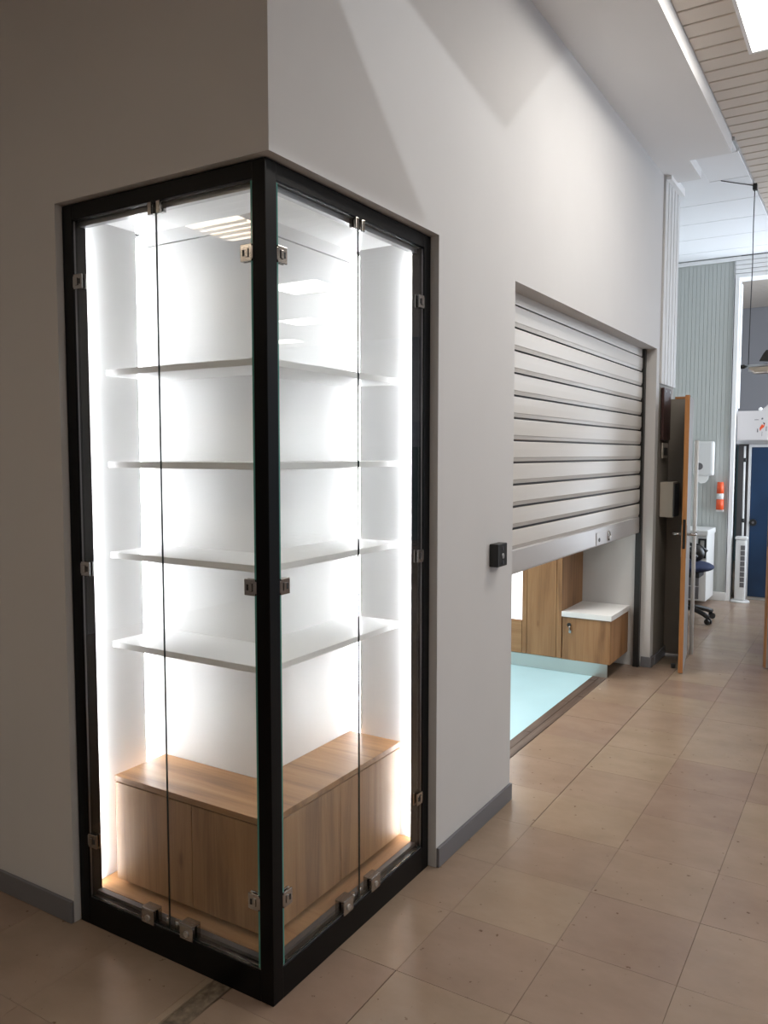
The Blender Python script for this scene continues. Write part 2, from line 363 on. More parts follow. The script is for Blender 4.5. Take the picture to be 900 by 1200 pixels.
# skirting boards
def skirt(name, boxes):
    bm = bmesh.new()
    for b in boxes: box(bm, *b, bev=.003)
    return struct(name, bm, 'skirt')
skirt('baseboard_left', [(-4.2, CL-.004, YW-.012, YW, 0, .072)])
skirt('baseboard_right', [(XW, XW+.012, CR+.006, OY0+.002, 0, .072), (XW, XW+.012, OY1-.012, 4.205, 0, .072), (-.03, XW, OY1-.012, OY1, 0, .072)])
skirt('baseboard_right', [(XW+.008, XW+.018, 4.205, 4.53, 0, .072)])

# ------------------------------------------------------------------ ceiling
ceil = struct('ceiling', (lambda b: (prism(b, [(XW, -.022), (.485, -.022), (.485, 4.0), (.232, 4.0), (.232, 4.41), (XW, 4.41)], SZ, 3.60), b)[1])(bmesh.new()), 'soffit')
pl = struct('ceiling', (lambda b: (box(b, -4.2, HX, HY0, HY1, 3.62, 3.7), b)[1])(bmesh.new()), 'plenum')
SLZ = 3.50; SP = 0.1355
def slat_mesh(name, x0, x1, parent):
    bm = bmesh.new(); h = .012
    prism(bm, [(.006, SLZ+.016), (.006, SLZ+.003), (.010, SLZ), (SP-.010, SLZ), (SP-.006, SLZ+.003), (SP-.006, SLZ+.016)], x0, x1, axis=0)
    return obj(name, bm, 'slat', parent)
s0 = slat_mesh('slat', .489, HX, pl)
k0 = int((10.5-2.325)/SP); kk = range(-17, k0+1)
for k in kk:
    o = s0 if k == -17 else copy_to(s0, 'slat', pl, (0, 0, 0)); o.location = (0, 2.325+k*SP, 0)
s1 = slat_mesh('slat', -4.2, HX, pl)
for n_, k in enumerate(range(-44, -17)):
    o = s1 if n_ == 0 else copy_to(s1, 'slat', pl, (0, 0, 0)); o.location = (0, 2.325+k*SP, 0)
s2 = slat_mesh('slat', -.75, .489, pl)
for n_, k in enumerate(range(38, k0+1)):
    o = s2 if n_ == 0 else copy_to(s2, 'slat', pl, (0, 0, 0)); o.location = (0, 2.325+k*SP, 0)
# smooth wide panels at the far end
pb = [4.18, 4.72, 5.25, 5.79, 6.32, 6.85, 7.18]
for a, b in zip(pb, pb[1:]):
    bxo('panel', (-.6, .495, a+.004, b-.004, 3.465, 3.48), 'panel', pl, bev=.002)
bxo('panel', (.235, .486, 4.003, 4.176, 3.465, 3.48), 'panel', pl, bev=.002)
bxo('panel', (XW, .232, 4.413, 4.716, 3.462, 3.464), 'panel', pl)
bxo('edge_trim', (.486, .50, 4.0, 10.5, 3.475, 3.51), 'alu', pl)
# header of narrow white boards over the far opening and its white frame
hd = sbox('trim_2', [(.062, 1.9, 7.21, 7.40, 3.25, 3.46)], 'white')
for k in range(5):
    bxo('board', (-.6, 1.9, 7.165, 7.185, 3.455-.042*(k+1)+.004, 3.455-.042*k) if k < 1 else (.065, 1.9, 7.17, 7.21, 3.455-.042*(k+1)+.004, 3.455-.042*k), 'white', hd, bev=.003)
sbox('trim_3', [(.066, .112, 7.17, 7.24, 0, 3.25), (.112, .135, 7.20, 7.27, 1.96, 3.19)], 'white')

# ceiling lamps
def ceiling_lamp(x0, x1, y0, y1, label, dm='lamp'):
    t = thing('ceiling_lamp', label, 'ceiling light', ((x0+x1)/2, (y0+y1)/2, SLZ))
    bm = bmesh.new(); f = .018
    for b in ((x0-f, x0, y0-f, y1+f), (x1, x1+f, y0-f, y1+f), (x0, x1, y0-f, y0), (x0, x1, y1, y1+f)): box(bm, *b, SLZ-.012, SLZ-.0005, bev=.002)
    obj('frame', bm, 'white', t)
    if dm == 'lamp_warm':
        for k in range(1, 5): bxo('louvre_bar', (x0, x1, y0+(y1-y0)*k/5-.012, y0+(y1-y0)*k/5+.012, SLZ-.03, SLZ-.0105), 'slat', t)
    bxo('diffuser', (x0, x1, y0, y1, SLZ-.010, SLZ-.002), dm, t)
ceiling_lamp(.74, 1.34, 1.70, 2.87, 'square white ceiling light panel set in the slats above the corridor')
ceiling_lamp(4.2, 4.95, 5.95, 6.55, 'white ceiling light panel far out over the hall, largest reflected in the right glass')
ceiling_lamp(5.8, 6.4, 8.0, 8.5, 'white ceiling light panel over the hall, second lowest in the right glass reflection')
ceiling_lamp(7.4, 8.0, 9.6, 10.0, 'white ceiling light panel at the far end of the hall ceiling')
ceiling_lamp(-3.9, -3.3, -4.2, -3.6, 'white ceiling light panel behind, mirrored in the left glass door', 'lamp_warm')
ceiling_lamp(3.4, 4.0, 1.6, 2.8, 'added white ceiling light panel over the middle of the open hall')  # this and the next two are unseen, added to brighten the right wall
ceiling_lamp(3.4, 4.0, -1.0, .2, 'added white ceiling light panel over the open hall opposite the display case')
ceiling_lamp(2.6, 3.2, -2.6, -2.0, 'added white ceiling light panel of the hall, set far back over the entrance side')
ceiling_lamp(-.9, .3, -3.7, -3.1, 'added white ceiling light panel above the floor left of the display case', 'lamp_warm')  # unseen panel added to light the left wall

# ------------------------------------------------------------------ display case
case = thing('display_case', 'tall black-framed corner display case with glass doors and lit white shelves', 'display case', (0, 0, 0))
FD = .05
bxo('corner_post', (-.045, 0, 0, .045, 0, T), 'black', case, bev=.0025)
bxo('stile', (CL, CL+.045, 0, FD, 0, T), 'black', case, bev=.002)
bxo('stile', (-FD, 0, CR-.045, CR, 0, T), 'black', case, bev=.002)
bxo('top_rail', (CL+.045, -.045, .0005, FD, T-.045, T-.0005), 'black', case, bev=.001)
bxo('top_rail', (-FD, -.0005, .045, CR-.045, T-.045, T-.0005), 'black', case, bev=.001)
bxo('bottom_rail', (CL+.045, -.045, .0005, FD, .0, .088), 'black', case, bev=.001)
bxo('bottom_rail', (-FD, -.0005, .045, CR-.045, .0, .088), 'black', case, bev=.001)
# inner plastic seal and thin silver threshold lines
for nm, dims, mt in (('seal', (CL+.045, -.045, .030, .048, .088, .098), 'darkseal_gapshade'), ('seal', (-.048, -.030, .045, CR-.045, .088, .098), 'darkseal_gapshade'),
                     ('threshold_strip', (CL+.047, -.047, .004, .008, .088, .0905), 'alu'), ('threshold_strip', (-.008, -.004, .047, CR-.047, .088, .0905), 'alu'),
                     ('top_track', (CL+.045, -.045, .028, .048, T-.060, T-.045), 'alu'), ('top_track', (-.048, -.028, .045, CR-.045, T-.060, T-.045), 'alu')):
    bxo(nm, dims, mt, case)
PY = .312       # faces of the pillar inside
bxo('base_panel', (-.79, -.05, .05, PY, .07, .098), 'oak_x', case)
bxo('base_panel', (-PY, -.05, PY, .88, .07, .098), 'oak_y', case)
bxo('side_panel', (-.802, -.792, .050, .284, .098, T-.012), 'white', case)
bxo('side_panel', (-.284, -.050, .868, .878, .098, T-.012), 'white', case)
bxo('back_panel', (-.815, -PY, PY, PY+.012, .098, 2.188), 'white', case, bev=.001)
bxo('back_panel', (-PY-.012, -PY, PY+.012, .90, .098, 2.188), 'white', case, bev=.001)
bxo('back_panel', (-.815, -PY, PY, PY+.012, 2.192, T-.012), 'white', case, bev=.001)
bxo('back_panel', (-PY-.012, -PY, PY+.012, .90, 2.192, T-.012), 'white', case, bev=.001)
bm = bmesh.new(); prism(bm, [(-.80, .002), (-.002, .002), (-.002, .88), (-PY-.01, .88), (-PY-.01, PY+.01), (-.80, PY+.01)], T-.012, T-.001); obj('top_panel', bm, 'white', case)
# slots that hide the vertical light strips
bxo('slot_back', (-.825, -.815, .270, PY+.012, .098, T-.012), 'white', case)
bxo('slot_back', (-PY-.012, -.270, .900, .910, .098, T-.012), 'white', case)
for d in ((-.814, -.812, .290, .308, .10, 2.22), (-.308, -.290, .897, .899, .10, 2.22), (-.788, -.772, .0505, .0525, .10, 2.20), (-.0525, -.0505, .850, .866, .10, 2.20)):
    bxo('led_strip', d, 'led' if d[0] > -.06 or -.79 < d[0] < -.5 else 'led_slot', case)
# L-shaped shelves around the pillar
SF = .09
for zt in (1.762, 1.476, 1.190, .903):
    bm = bmesh.new(); prism(bm, [(-.722, SF), (-SF, SF), (-SF, .836), (-PY+.001, .836), (-PY+.001, PY-.001), (-.722, PY-.001)], zt-.02, zt, bev=.0012); obj('shelf', bm, 'white', case)

# glass doors
ml = -.398; mr = .436
def glass_door(side, a0, a1, hinge_low, key):
    """side 'l' lies along x at y = .012, side 'r' along y at x = -.012; a0..a1 the span"""
    def B(a, b, d0, d1, z0, z1): return (a, b, d0, d1, z0, z1) if side == 'l' else (-d1, -d0, a, b, z0, z1)
    bm = bmesh.new(); g0, g1, z0, z1 = .004, .010, .0925, T-.049
    box(bm, *B(a0, a1, g0, g1, z0, z1))
    for f in bm.faces:
        nrm = f.normal; ax = 1 if side == 'l' else 0
        f.material_index = 0 if abs(nrm[ax]) > .5 else 1
        along = 0 if side == 'l' else 1
        if abs(nrm[along]) > .5:
            c_ = f.calc_center_median()[along]; f.material_index = 1 if abs(c_-ml) < .01 or abs(c_-mr) < .01 else (2 if abs(c_) < .1 else 3)
    pe = a1 if side == 'l' else a0
    if abs(pe) < .1:      # polished green edge beside the corner post
        lo, hi = sorted((pe, pe+(-.006 if side == 'l' else .006))); box(bm, *B(lo, hi, g0-.0006, g1+.0006, z0, z1), mi=2)
    d = obj('glass_door', bm, ['glass', 'gedge_dark', 'gedge', 'grille'], case)
    e = a0 if hinge_low else a1; s = 1 if hinge_low else -1     # hinge edge and direction into the pane
    for z in (2.017, 1.146, .278):
        bm = bmesh.new()
        for d0, d1 in ((-.0015, .004), (.010, .0165)):
            lo, hi = sorted((e, e+s*.038)); box(bm, *B(lo, hi, d0, d1, z-.022, z+.022), bev=.0015)
        lo, hi = sorted((e+s*.010, e+s*.020)); box(bm, *B(lo, hi, -.0045, -.0014, z-.011, z+.011), bev=.001)
        lo, hi = sorted((e-s*.004, e+s*.006)); box(bm, *B(lo, hi, -.001, .018, z-.017, z+.017), bev=.002)
        h = obj('hinge', bm, 'chrome', d)
        bm = bmesh.new(); lo, hi = sorted((e+s*.024, e+s*.030)); box(bm, *B(lo, hi, -.0025, -.0014, z-.008, z+.008)); obj('slot', bm, 'blk', h)
    # lock clamp, stud and top catch at the free edge
    fe = a1 if hinge_low else a0
    c = fe-s*.079
    bm = bmesh.new(); box(bm, *B(c-.026, c+.026, -.007, .0035, .0895, .131), bev=.002); box(bm, *B(c-.026, c+.026, .0105, .027, .0895, .131), bev=.002); box(bm, *B(c-.026, c+.026, -.007, .027, .131, .136), bev=.002)
    lk = obj('lock', bm, 'chrome', d)
    bm = bmesh.new(); q = B(c, c, -.0015, .0015, .110, .110)
    if side == 'l': cyl(bm, (c, -.0065, .108), (c, -.0095, .108), .009)
    else: cyl(bm, (.0065, c, .108), (.0095, c, .108), .009)
    obj('lock_cylinder', bm, 'alu', lk)
    c = fe-s*.018
    bm = bmesh.new()
    if side == 'l': cyl(bm, (c, .0185, .0895), (c, .0185, .118), .007)
    else: cyl(bm, (-.0185, c, .0895), (-.0185, c, .118), .007)
    obj('door_stud', bm, 'chrome', d)
    bm = bmesh.new(); c = fe-s*.016; box(bm, *B(c-.008, c+.008, -.003, .004, 2.165, 2.1995), bev=.002); box(bm, *B(c-.008, c+.008, .010, .022, 2.170, 2.1995), bev=.001); obj('catch', bm, 'chrome', d)
glass_door('l', CL+.047, ml-.0006, True, 0); glass_door('l', ml+.0006, -.047, False, 1)
glass_door('r', .047, mr-.0006, True, 2); glass_door('r', mr+.0006, CR-.047, False, 3)

# oak corner cabinet inside the case
cab = thing('corner_cabinet', 'L-shaped oak-veneer low cabinet standing inside the lit display case', 'cabinet', (-.3, .2, .098))
bm = bmesh.new(); prism(bm, [(-.727, SF), (-SF, SF), (-SF, .838), (-PY+.002, .838), (-PY+.002, PY-.002), (-.727, PY-.002)], .443, .462, bev=.001)
for f in bm.faces: pass
obj('top', bm, 'oak_x', cab)
bm = bmesh.new(); q = SF+.02; prism(bm, [(-.725, q), (-q, q), (-q, .836), (-PY+.004, .836), (-PY+.004, PY-.004), (-.725, PY-.004)], .118, .441); obj('carcass', bm, 'oak_z', cab)
bm = bmesh.new(); q = SF+.05; prism(bm, [(-.70, q), (-q, q), (-q, .81), (-PY+.004, .81), (-PY+.004, PY-.004), (-.70, PY-.004)], .098, .118); obj('plinth', bm, 'darkseal_gapshade', cab)
for d in ((-.725, -.3885, SF+.001, SF+.019, .118, .439), (-.3855, -SF-.001, SF+.001, SF+.019, .118, .439)): bxo('door', d, 'oak_z', cab, bev=.0008)
for d in ((-SF-.019, -SF-.001, SF+.020, .4535, .118, .439), (-SF-.019, -SF-.001, .4565, .836, .118, .439)): bxo('door', d, 'oak_z', cab, bev=.0008)

# ------------------------------------------------------------------ roller shutter
sh = thing('roller_shutter', 'beige slatted roller shutter pulled halfway down over the shop opening', 'shutter', (-.06, 2.85, .95))
SX = -.055; sy0, sy1 = OY0-.05, 4.075
def slat_profile(z0, h):
    # curved face, recessed lip below: (x, z) outline
    return [(SX-.022, z0-.001), (SX-.022, z0+h-.0015), (SX-.019, z0+h-.0015), (SX-.019, z0+h-.009), (SX-.003, z0+h-.010), (SX-.0005, z0+h-.012), (SX, z0+h-.016), (SX+.0006, z0+h*.55), (SX, z0+.019), (SX-.002, z0+.0165), (SX-.006, z0+.004), (SX-.0075, z0), (SX-.014, z0-.001)]
bm = bmesh.new(); prism(bm, [(a, b) for a, b in slat_profile(0, .1005)], sy0, sy1, axis=1)
for f in bm.faces: f.material_index = 1 if f.calc_center_median().x < SX-.0095 and abs(f.normal.y) < .5 else 0  # rear faces in the slat gaps coloured dark in place of shade
p0 = obj('slat', bm, ['shutter', 'darkseal_gapshade'], None); p0.parent = sh
for k in range(11):
    o = p0 if k == 0 else copy_to(p0, 'slat', sh, (0, 0, 0)); o.location = Vector((0, 0, 1.064+k*.1005))-wl(sh)
bm = bmesh.new(); prism(bm, [(SX-.014, .953), (SX-.014, 1.064), (SX-.004, 1.064), (SX+.001, 1.058), (SX+.003, .96), (SX+.001, .953)], sy0, sy1, axis=1)
br = obj('bottom_rail', bm, 'shutter_rail', sh)
bm = bmesh.new(); box(bm, SX+.003, SX+.0065, 3.06, 3.62, .958, 1.035, bev=.002); lp = obj('lock_plate', bm, 'shutter_rail', br)
bm = bmesh.new(); cyl(bm, (SX+.006, 3.11, .99), (SX+.010, 3.11, .99), .012); obj('keyhole', bm, 'blk', br)
bm = bmesh.new(); tube(bm, [(SX+.012, 3.30+.022*math.cos(a), 1.0+.028*math.sin(a)) for a in [i*math.pi/8 for i in range(17)]], .004); obj('pull_ring', bm, 'chrome', br)
bxo('header_box', (SX-.03, SX-.004, sy0, sy1, 2.166, OZ), 'shutter', sh, bev=.002)
bxo('guide_rail', (SX-.022, SX+.016, sy1-.002, OY1, 0, OZ), 'blk', sh)
# black key switch on the wall
ks = thing('key_switch', 'small black key switch box on the wall beside the shutter', 'switch', (XW, 1.375, 1.09))
bxo('housing', (XW, XW+.040, 1.335, 1.425, 1.047, 1.140), 'blk', ks, bev=.004)
bm = bmesh.new(); cyl(bm, (XW+.039, 1.38, 1.090), (XW+.043, 1.38, 1.090), .011); obj('lock_cylinder', bm, 'alu', ks)
for z in (1.120, 1.064):
    bm = bmesh.new(); cyl(bm, (XW+.039, 1.38, z), (XW+.042, 1.38, z), .009); obj('push_button', bm, 'darkgrey', ks)

# ------------------------------------------------------------------ shop furniture behind the shutter
FY = 3.66
lc = thing('low_cabinet', 'low oak cabinet with white counter top behind the half-closed shutter', 'cabinet', (-.29, 3.9, 0))
bxo('carcass', (-.4545, -.124, FY+.02, 4.112, .096, .390), 'oak_z', lc, bev=.001)
dr = bxo('door', (-.452, -.124, FY, FY+.0195, .096, .388), 'oak_z', lc, bev=.001)
bxo('counter_top', (-.4575, -.116, FY-.008, 4.112, .392, .428), 'white', lc, bev=.0015)
bm = bmesh.new(); cyl(bm, (-.405, FY, .338), (-.405, FY-.006, .338), .014); obj('cam_lock', bm, 'blk', dr)
bm = bmesh.new(); tube(bm, [(-.402, FY-.004, .334), (-.398, FY-.014, .322), (-.392, FY-.014, .300)], .006); box(bm, -.402, -.384, FY-.018, FY-.014, .285, .306, bev=.003); obj('key', bm, 'chrome', dr)
tc_ = thing('tall_cabinet', 'tall oak cupboard with white lit niche behind the half-closed shutter', 'cabinet', (-.9, 3.9, 0))
bxo('carcass', (-1.4, -.459, FY+.02, 4.112, .10, 2.15), 'oak_z', tc_, bev=.001)
bxo('door', (-.709, -.498, FY, FY+.0195, .10, 2.148), 'oak_z', tc_, bev=.001)
bxo('side_stile', (-.495, -.459, FY, FY+.0195, .10, 2.148), 'oak_z', tc_, bev=.001)
bxo('side_stile', (-.745, -.712, FY, FY+.0195, .10, 2.148), 'oak_z', tc_, bev=.001)
bxo('drawer_front', (-1.4, -.748, FY, FY+.0195, .10, .328), 'oak_x', tc_, bev=.001)
bxo('lit_panel', (-1.4, -.748, FY+.005, FY+.0195, .335, 1.30), 'lit', tc_)
bxo('drawer_front', (-1.4, -.748, FY, FY+.0195, 1.305, 2.148), 'oak_x', tc_, bev=.001)
tag(bxo('kick_plate', (-1.4, -.146, FY+.022, FY+.030, 0, .092), 'steel', None, bev=.001, base=(-.8, FY, 0)), 'long polished steel kick plate below the two oak cabinets', 'kick plate')

# ------------------------------------------------------------------ double doors of the passage
def door_leaf(name, label, hx, hy, ex, ey, th, z1, side):
    """leaf from hinge (hx,hy) to free edge (ex,ey)"""
    t = thing(name, label, 'door', (hx, hy, 0))
    d = Vector((ex-hx, ey-hy, 0)); L = d.length; d.normalize(); nn = Vector((-d.y, d.x, 0))
    def slab(nm, a0, a1, b0, b1, za, zb, mat, par=t, bev=0):
        bm = bmesh.new(); box(bm, a0, a1, b0, b1, za, zb, bev=bev)
        for v in bm.verts: v.co = Vector((hx, hy, 0))+d*v.co.x+nn*v.co.y+Vector((0, 0, v.co.z))
        return obj(nm, bm, mat, par)
    slab('panel', 0, L-.006, -th/2, th/2, .008, z1, 'greydoor')
    slab('edge_band', L-.006, L, -th/2, th/2, .008, z1, 'edge')
    lp = slab('lock_plate', L, L+.0015, -.009, .009, .86, 1.06, 'blk')
    for sgn in (-1, 1):
        bm = bmesh.new(); lo, hi = sorted((sgn*th/2, sgn*(th/2+.05)))
        p = lambda a, b, z: Vector((hx, hy, 0))+d*a+nn*b+Vector((0, 0, z))
        tube(bm, [p(L-.06, sgn*th/2, .955), p(L-.06, sgn*(th/2+.05), .955), p(L-.075, sgn*(th/2+.055), .955), p(L-.18, sgn*(th/2+.055), .955)], .010)
        bmesh.ops.translate(bm, verts=bm.verts, vec=(0, 0, 0))
        obj('handle', bm, 'chrome', t)
        slab('handle_plate', L-.085, L-.035, *sorted((sgn*th/2, sgn*(th/2+.004))), .80, 1.02, 'alu')
    return t
dl = door_leaf('passage_door', 'open door leaf seen edge-on, orange wood edge and lever handles', .165, 4.64, .2515, 4.045, .030, 1.893, -1)
dr2 = door_leaf('passage_door', 'open door leaf cut by the right edge of the photo', 1.225, 4.74, .722, 4.50, .040, 1.90, 1)
# fixed grey panel and post that carry the left leaf
fp = thing('fixed_door_panel', 'fixed grey side panel between the ribbed wall and open door leaf', 'panel', (.09, 4.56, 0))
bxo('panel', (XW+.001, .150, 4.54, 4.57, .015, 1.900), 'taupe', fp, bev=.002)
bxo('top_cap', (.07, .150, 4.535, 4.575, 1.900, 1.916), 'edge', fp)
bm = bmesh.new(); cyl(bm, (.205, 4.67, 0), (.205, 4.67, 1.60), .015); tag(obj('white_post', bm, 'wplastic', None, base=(.205, 4.66, 0)), 'slim white post standing right behind the orange-edged door leaf', 'post')
bm = bmesh.new(); cyl(bm, (.175, 4.19, 0), (.175, 4.19, .03), .016); tag(obj('door_stop', bm, 'blk', None, base=(.175, 4.19, 0)), 'small black door stop on the floor by the orange-edged leaf', 'door stop')
# things on the pier
RX = XW+.006
b_ = thing('brown_board', 'dark brown wooden board fixed upright on the white ribbed wall', 'board', (RX, 4.36, 1.6))
bxo('board', (RX, RX+.02, 4.25, 4.47, 1.60, 1.965), 'brown', b_, bev=.003)
for y in (4.30, 4.42):
    bm = bmesh.new(); cyl(bm, (RX+.02, y, 1.94), (RX+.023, y, 1.94), .008); obj('screw', bm, 'alu', b_)
s_ = thing('wall_socket', 'small beige socket with dark insert under the brown board', 'socket', (RX, 4.36, 1.5))
bxo('plate', (RX, RX+.01, 4.29, 4.45, 1.47, 1.58), 'beigebox', s_, bev=.003); bxo('insert', (RX+.01, RX+.014, 4.32, 4.42, 1.49, 1.545), 'blk', s_)
d_ = thing('wall_box', 'beige box with dark side hung on the wall beside the door', 'dispenser', (RX, 4.36, 1.06))
bxo('housing', (RX, .128, 4.27, 4.43, 1.052, 1.302), 'beigebox', d_, bev=.006); bxo('side_cover', (.128, .138, 4.275, 4.43, 1.058, 1.29), 'darkgrey', d_, bev=.002)

# ------------------------------------------------------------------ far room
FW = 7.182
pt = thing('paper_towel_dispenser', 'white paper towel dispenser on the far grey ribbed wall', 'dispenser', (-.16, FW, 1.27))
bm = bmesh.new(); box(bm, -.262, -.068, FW-.115, FW, 1.28, 1.63, bev=.022); obj('housing', bm, 'wplastic', pt)
bm = bmesh.new(); cyl(bm, (-.20, FW-.114, 1.375), (-.20, FW-.118, 1.375), .036, n=24); obj('level_window', bm, 'grille', pt)
bm = bmesh.new(); pts = [(-.235, 1.285), (-.225, 1.225), (-.19, 1.20), (-.15, 1.205), (-.12, 1.24), (-.115, 1.285)]; prism(bm, pts, FW-.075, FW-.055, axis=1); obj('paper_sheet', bm, 'paper', pt)
ex = thing('orange_holder', 'orange-red holder with white label hung on the far ribbed wall', 'holder', (0, FW, .91))
bm = bmesh.new(); cyl(bm, (-.004, FW-.036, 1.10), (-.004, FW-.036, 1.215), .035, .030, n=20); obj('cap', bm, 'red', ex)
bm = bmesh.new(); cyl(bm, (-.004, FW-.036, 1.04), (-.004, FW-.036, 1.10), .034, n=20); obj('label', bm, 'wplastic', ex)
bm = bmesh.new(); cyl(bm, (-.004, FW-.036, .935), (-.004, FW-.036, 1.04), .036, n=20); obj('holder_body', bm, 'red', ex)
bxo('foot', (-.036, .032, FW-.055, FW, .915, .935), 'wplastic', ex, bev=.004)
sw = bxo('wall_switch', (.074, .086, 7.28, 7.36, .98, 1.08), 'wplastic', None, bev=.003, base=(.074, 7.3, .98)); tag(sw, 'small white switch at the corner of the far ribbed wall', 'switch')
# white printer cabinet
pc = thing('printer_cabinet', 'white office cabinet with printer tray behind the swivel chair', 'cabinet', (-.25, 6.95, 0))
bxo('body', (-.55, -.045, 6.72, 7.15, .05, .70), 'wplastic', pc, bev=.006)
bxo('lid', (-.56, -.035, 6.70, 7.15, .70, .755), 'wplastic', pc, bev=.012)
for k in range(3): bxo('drawer', (-.54, -.11, 6.705, 6.72, .07+.13*k, .19+.13*k), 'grille', pc, bev=.003)
bm = bmesh.new()
for b in ((-.125, -.05, 6.703, 6.719, .655, .672), (-.125, -.05, 6.703, 6.719, .48, .497), (-.125, -.108, 6.703, 6.719, .497, .655), (-.067, -.05, 6.703, 6.719, .497, .655)): box(bm, *b)
obj('frame_handle', bm, 'blk', pc)
# swivel chair
CX, CY = -.10, 5.98
oc = thing('swivel_chair', 'black swivel office chair with navy seat half hidden behind the door', 'chair', (CX, CY, 0))
bm = bmesh.new(); cyl(bm, (CX, CY, .09), (CX, CY, .40), .028, .02); obj('gas_column', bm, 'blk', oc)
for k in range(5):
    a = math.radians(-32+72*k); ca, sa = math.cos(a), math.sin(a); R = .27
    bm = bmesh.new(); tube(bm, [(CX+ca*.02, CY+sa*.02, .115), (CX+ca*.12, CY+sa*.12, .11), (CX+ca*.22, CY+sa*.22, .085), (CX+ca*R, CY+sa*R, .065)], .022); lg = obj('leg', bm, 'blk', oc)
    bm = bmesh.new(); ox, oy = -sa*.016, ca*.016
    for s in (-1, 1): cyl(bm, (CX+ca*R+s*ox*.4, CY+sa*R+s*oy*.4, .027), (CX+ca*R+s*ox*1.3, CY+sa*R+s*oy*1.3, .027), .026, n=14)
    obj('caster', bm, 'blk', lg)
bm = bmesh.new(); sphere(bm, (CX+.01, CY, .49), .235, .23, .055, 24); obj('seat', bm, 'bluefab', oc)
bxo('seat_plate', (CX-.12, CX+.14, CY-.12, CY+.12, .40, .445), 'blk', oc, bev=.01)
bm = bmesh.new(); sphere(bm, (CX-.24, CY, .78), .04, .20, .20, 20); obj('backrest', bm, 'blk', oc)
bm = bmesh.new(); tube(bm, [(CX-.24, CY, .42), (CX-.27, CY, .50), (CX-.275, CY, .62), (CX-.26, CY, .70)], .02); obj('back_bar', bm, 'blk', oc)
for s in (-1, 1):
    bm = bmesh.new(); tube(bm, [(CX-.13, CY+s*.20, .44), (CX-.12, CY+s*.245, .56), (CX-.10, CY+s*.245, .64), (CX-.02, CY+s*.245, .665), (CX+.07, CY+s*.245, .655), (CX+.14, CY+s*.245, .60)], .017); obj('armrest', bm, 'blk', oc)
bm = bmesh.new(); sphere(bm, (CX+.095, CY-.05, .615), .075, .065, .075, 14); tag(obj('black_bag', bm, 'blk', None, base=(CX+.095, CY-.05, .54)), 'small black bag lying on the navy chair seat', 'bag')
# locker with blue door
lk = thing('locker', 'tall white-framed locker with navy blue door past the tower fan', 'locker', (.5, 7.5, 0))
LY = 7.36
bxo('carcass', (.125, .86, LY+.022, 7.85, .03, 1.60), 'darkseal_gapshade', lk, bev=.002)
bm = bmesh.new()
for b in ((.225, .250, LY-.004, LY+.022, .03, 1.60), (.25, .86, LY-.004, LY+.022, 1.57, 1.60)): box(bm, *b, bev=.002)
obj('door_frame', bm, 'ribw', lk)
bd = bxo('door', (.253, .86, LY, LY+.02, .035, 1.567), 'blue', lk, bev=.003)
bm = bmesh.new(); cyl(bm, (.285, LY, .80), (.285, LY-.012, .80), .036, n=20); kn = obj('knob', bm, 'blk', bd)
bm = bmesh.new(); cyl(bm, (.285, LY-.012, .80), (.285, LY-.016, .80), .012, n=14); obj('knob_centre', bm, 'grille', kn)
bxo('plinth', (.15, .86, LY+.03, 7.85, 0, .03), 'white2', lk)
bm = bmesh.new(); tube(bm, [(.190, LY-.03, .03), (.196, LY-.03, .6), (.192, LY-.026, 1.1), (.190, LY-.02, 1.58)], .010)
pole = tag(obj('white_pole', bm, 'wplastic', None, base=(.19, LY-.03, .03)), 'thin white pole leaning upright between blue locker and ribbed wall', 'pole')
for z in (.82, 1.44):
    bm = bmesh.new(); cyl(bm, (.194, LY-.029, z-.02), (.194, LY-.029, z+.02), .014, n=10); obj('clip', bm, 'blk', pole)
# carton on the locker
cb = thing('white_carton', 'white cardboard carton printed with a small red motif on top of the locker', 'carton', (.24, 7.45, 1.60))
bxo('body', (.112, .405, 7.30, 7.60, 1.640, 1.935), 'card', cb, bev=.002)
bxo('tray', (.106, .60, 7.295, 7.62, 1.601, 1.640), 'alu', cb, bev=.002)
bm = bmesh.new(); prism(bm, [(.33, 1.936), (.402, 1.936), (.402, 2.0)], 7.302, 7.306, axis=1); obj('flap', bm, 'card', cb)
def mark(pts, mat, nm='print'):
    bm = bmesh.new(); prism(bm, pts, 7.2985, 7.2995, axis=1); obj(nm, bm, mat, cb)
mark([(.325, 1.76), (.345, 1.80), (.36, 1.785), (.375, 1.815), (.365, 1.77), (.345, 1.755), (.33, 1.73)], 'red')
mark([(.352, 1.82), (.372, 1.81), (.365, 1.795)], 'blk'); mark([(.338, 1.845), (.356, 1.85), (.352, 1.865), (.34, 1.862)], 'grille')
mark([(.300, 1.72), (.312, 1.72), (.310, 1.755), (.303, 1.757)], 'grille'); mark([(.382, 1.73), (.389, 1.73), (.389, 1.775), (.383, 1.778)], 'grille')
mark([(.345, 1.68), (.348, 1.68), (.350, 1.725), (.347, 1.725)], 'grille'); mark([(.275, 1.842), (.313, 1.842), (.313, 1.848), (.275, 1.848)], 'grille')
bm = bmesh.new(); sphere(bm, (.31, 7.45, 1.955), .02, .02, .022, 12); tag(obj('crumpled_tissue', bm, 'paper', None, base=(.31, 7.45, 1.935)), 'white crumpled tissue lying on top of the carton', 'tissue')
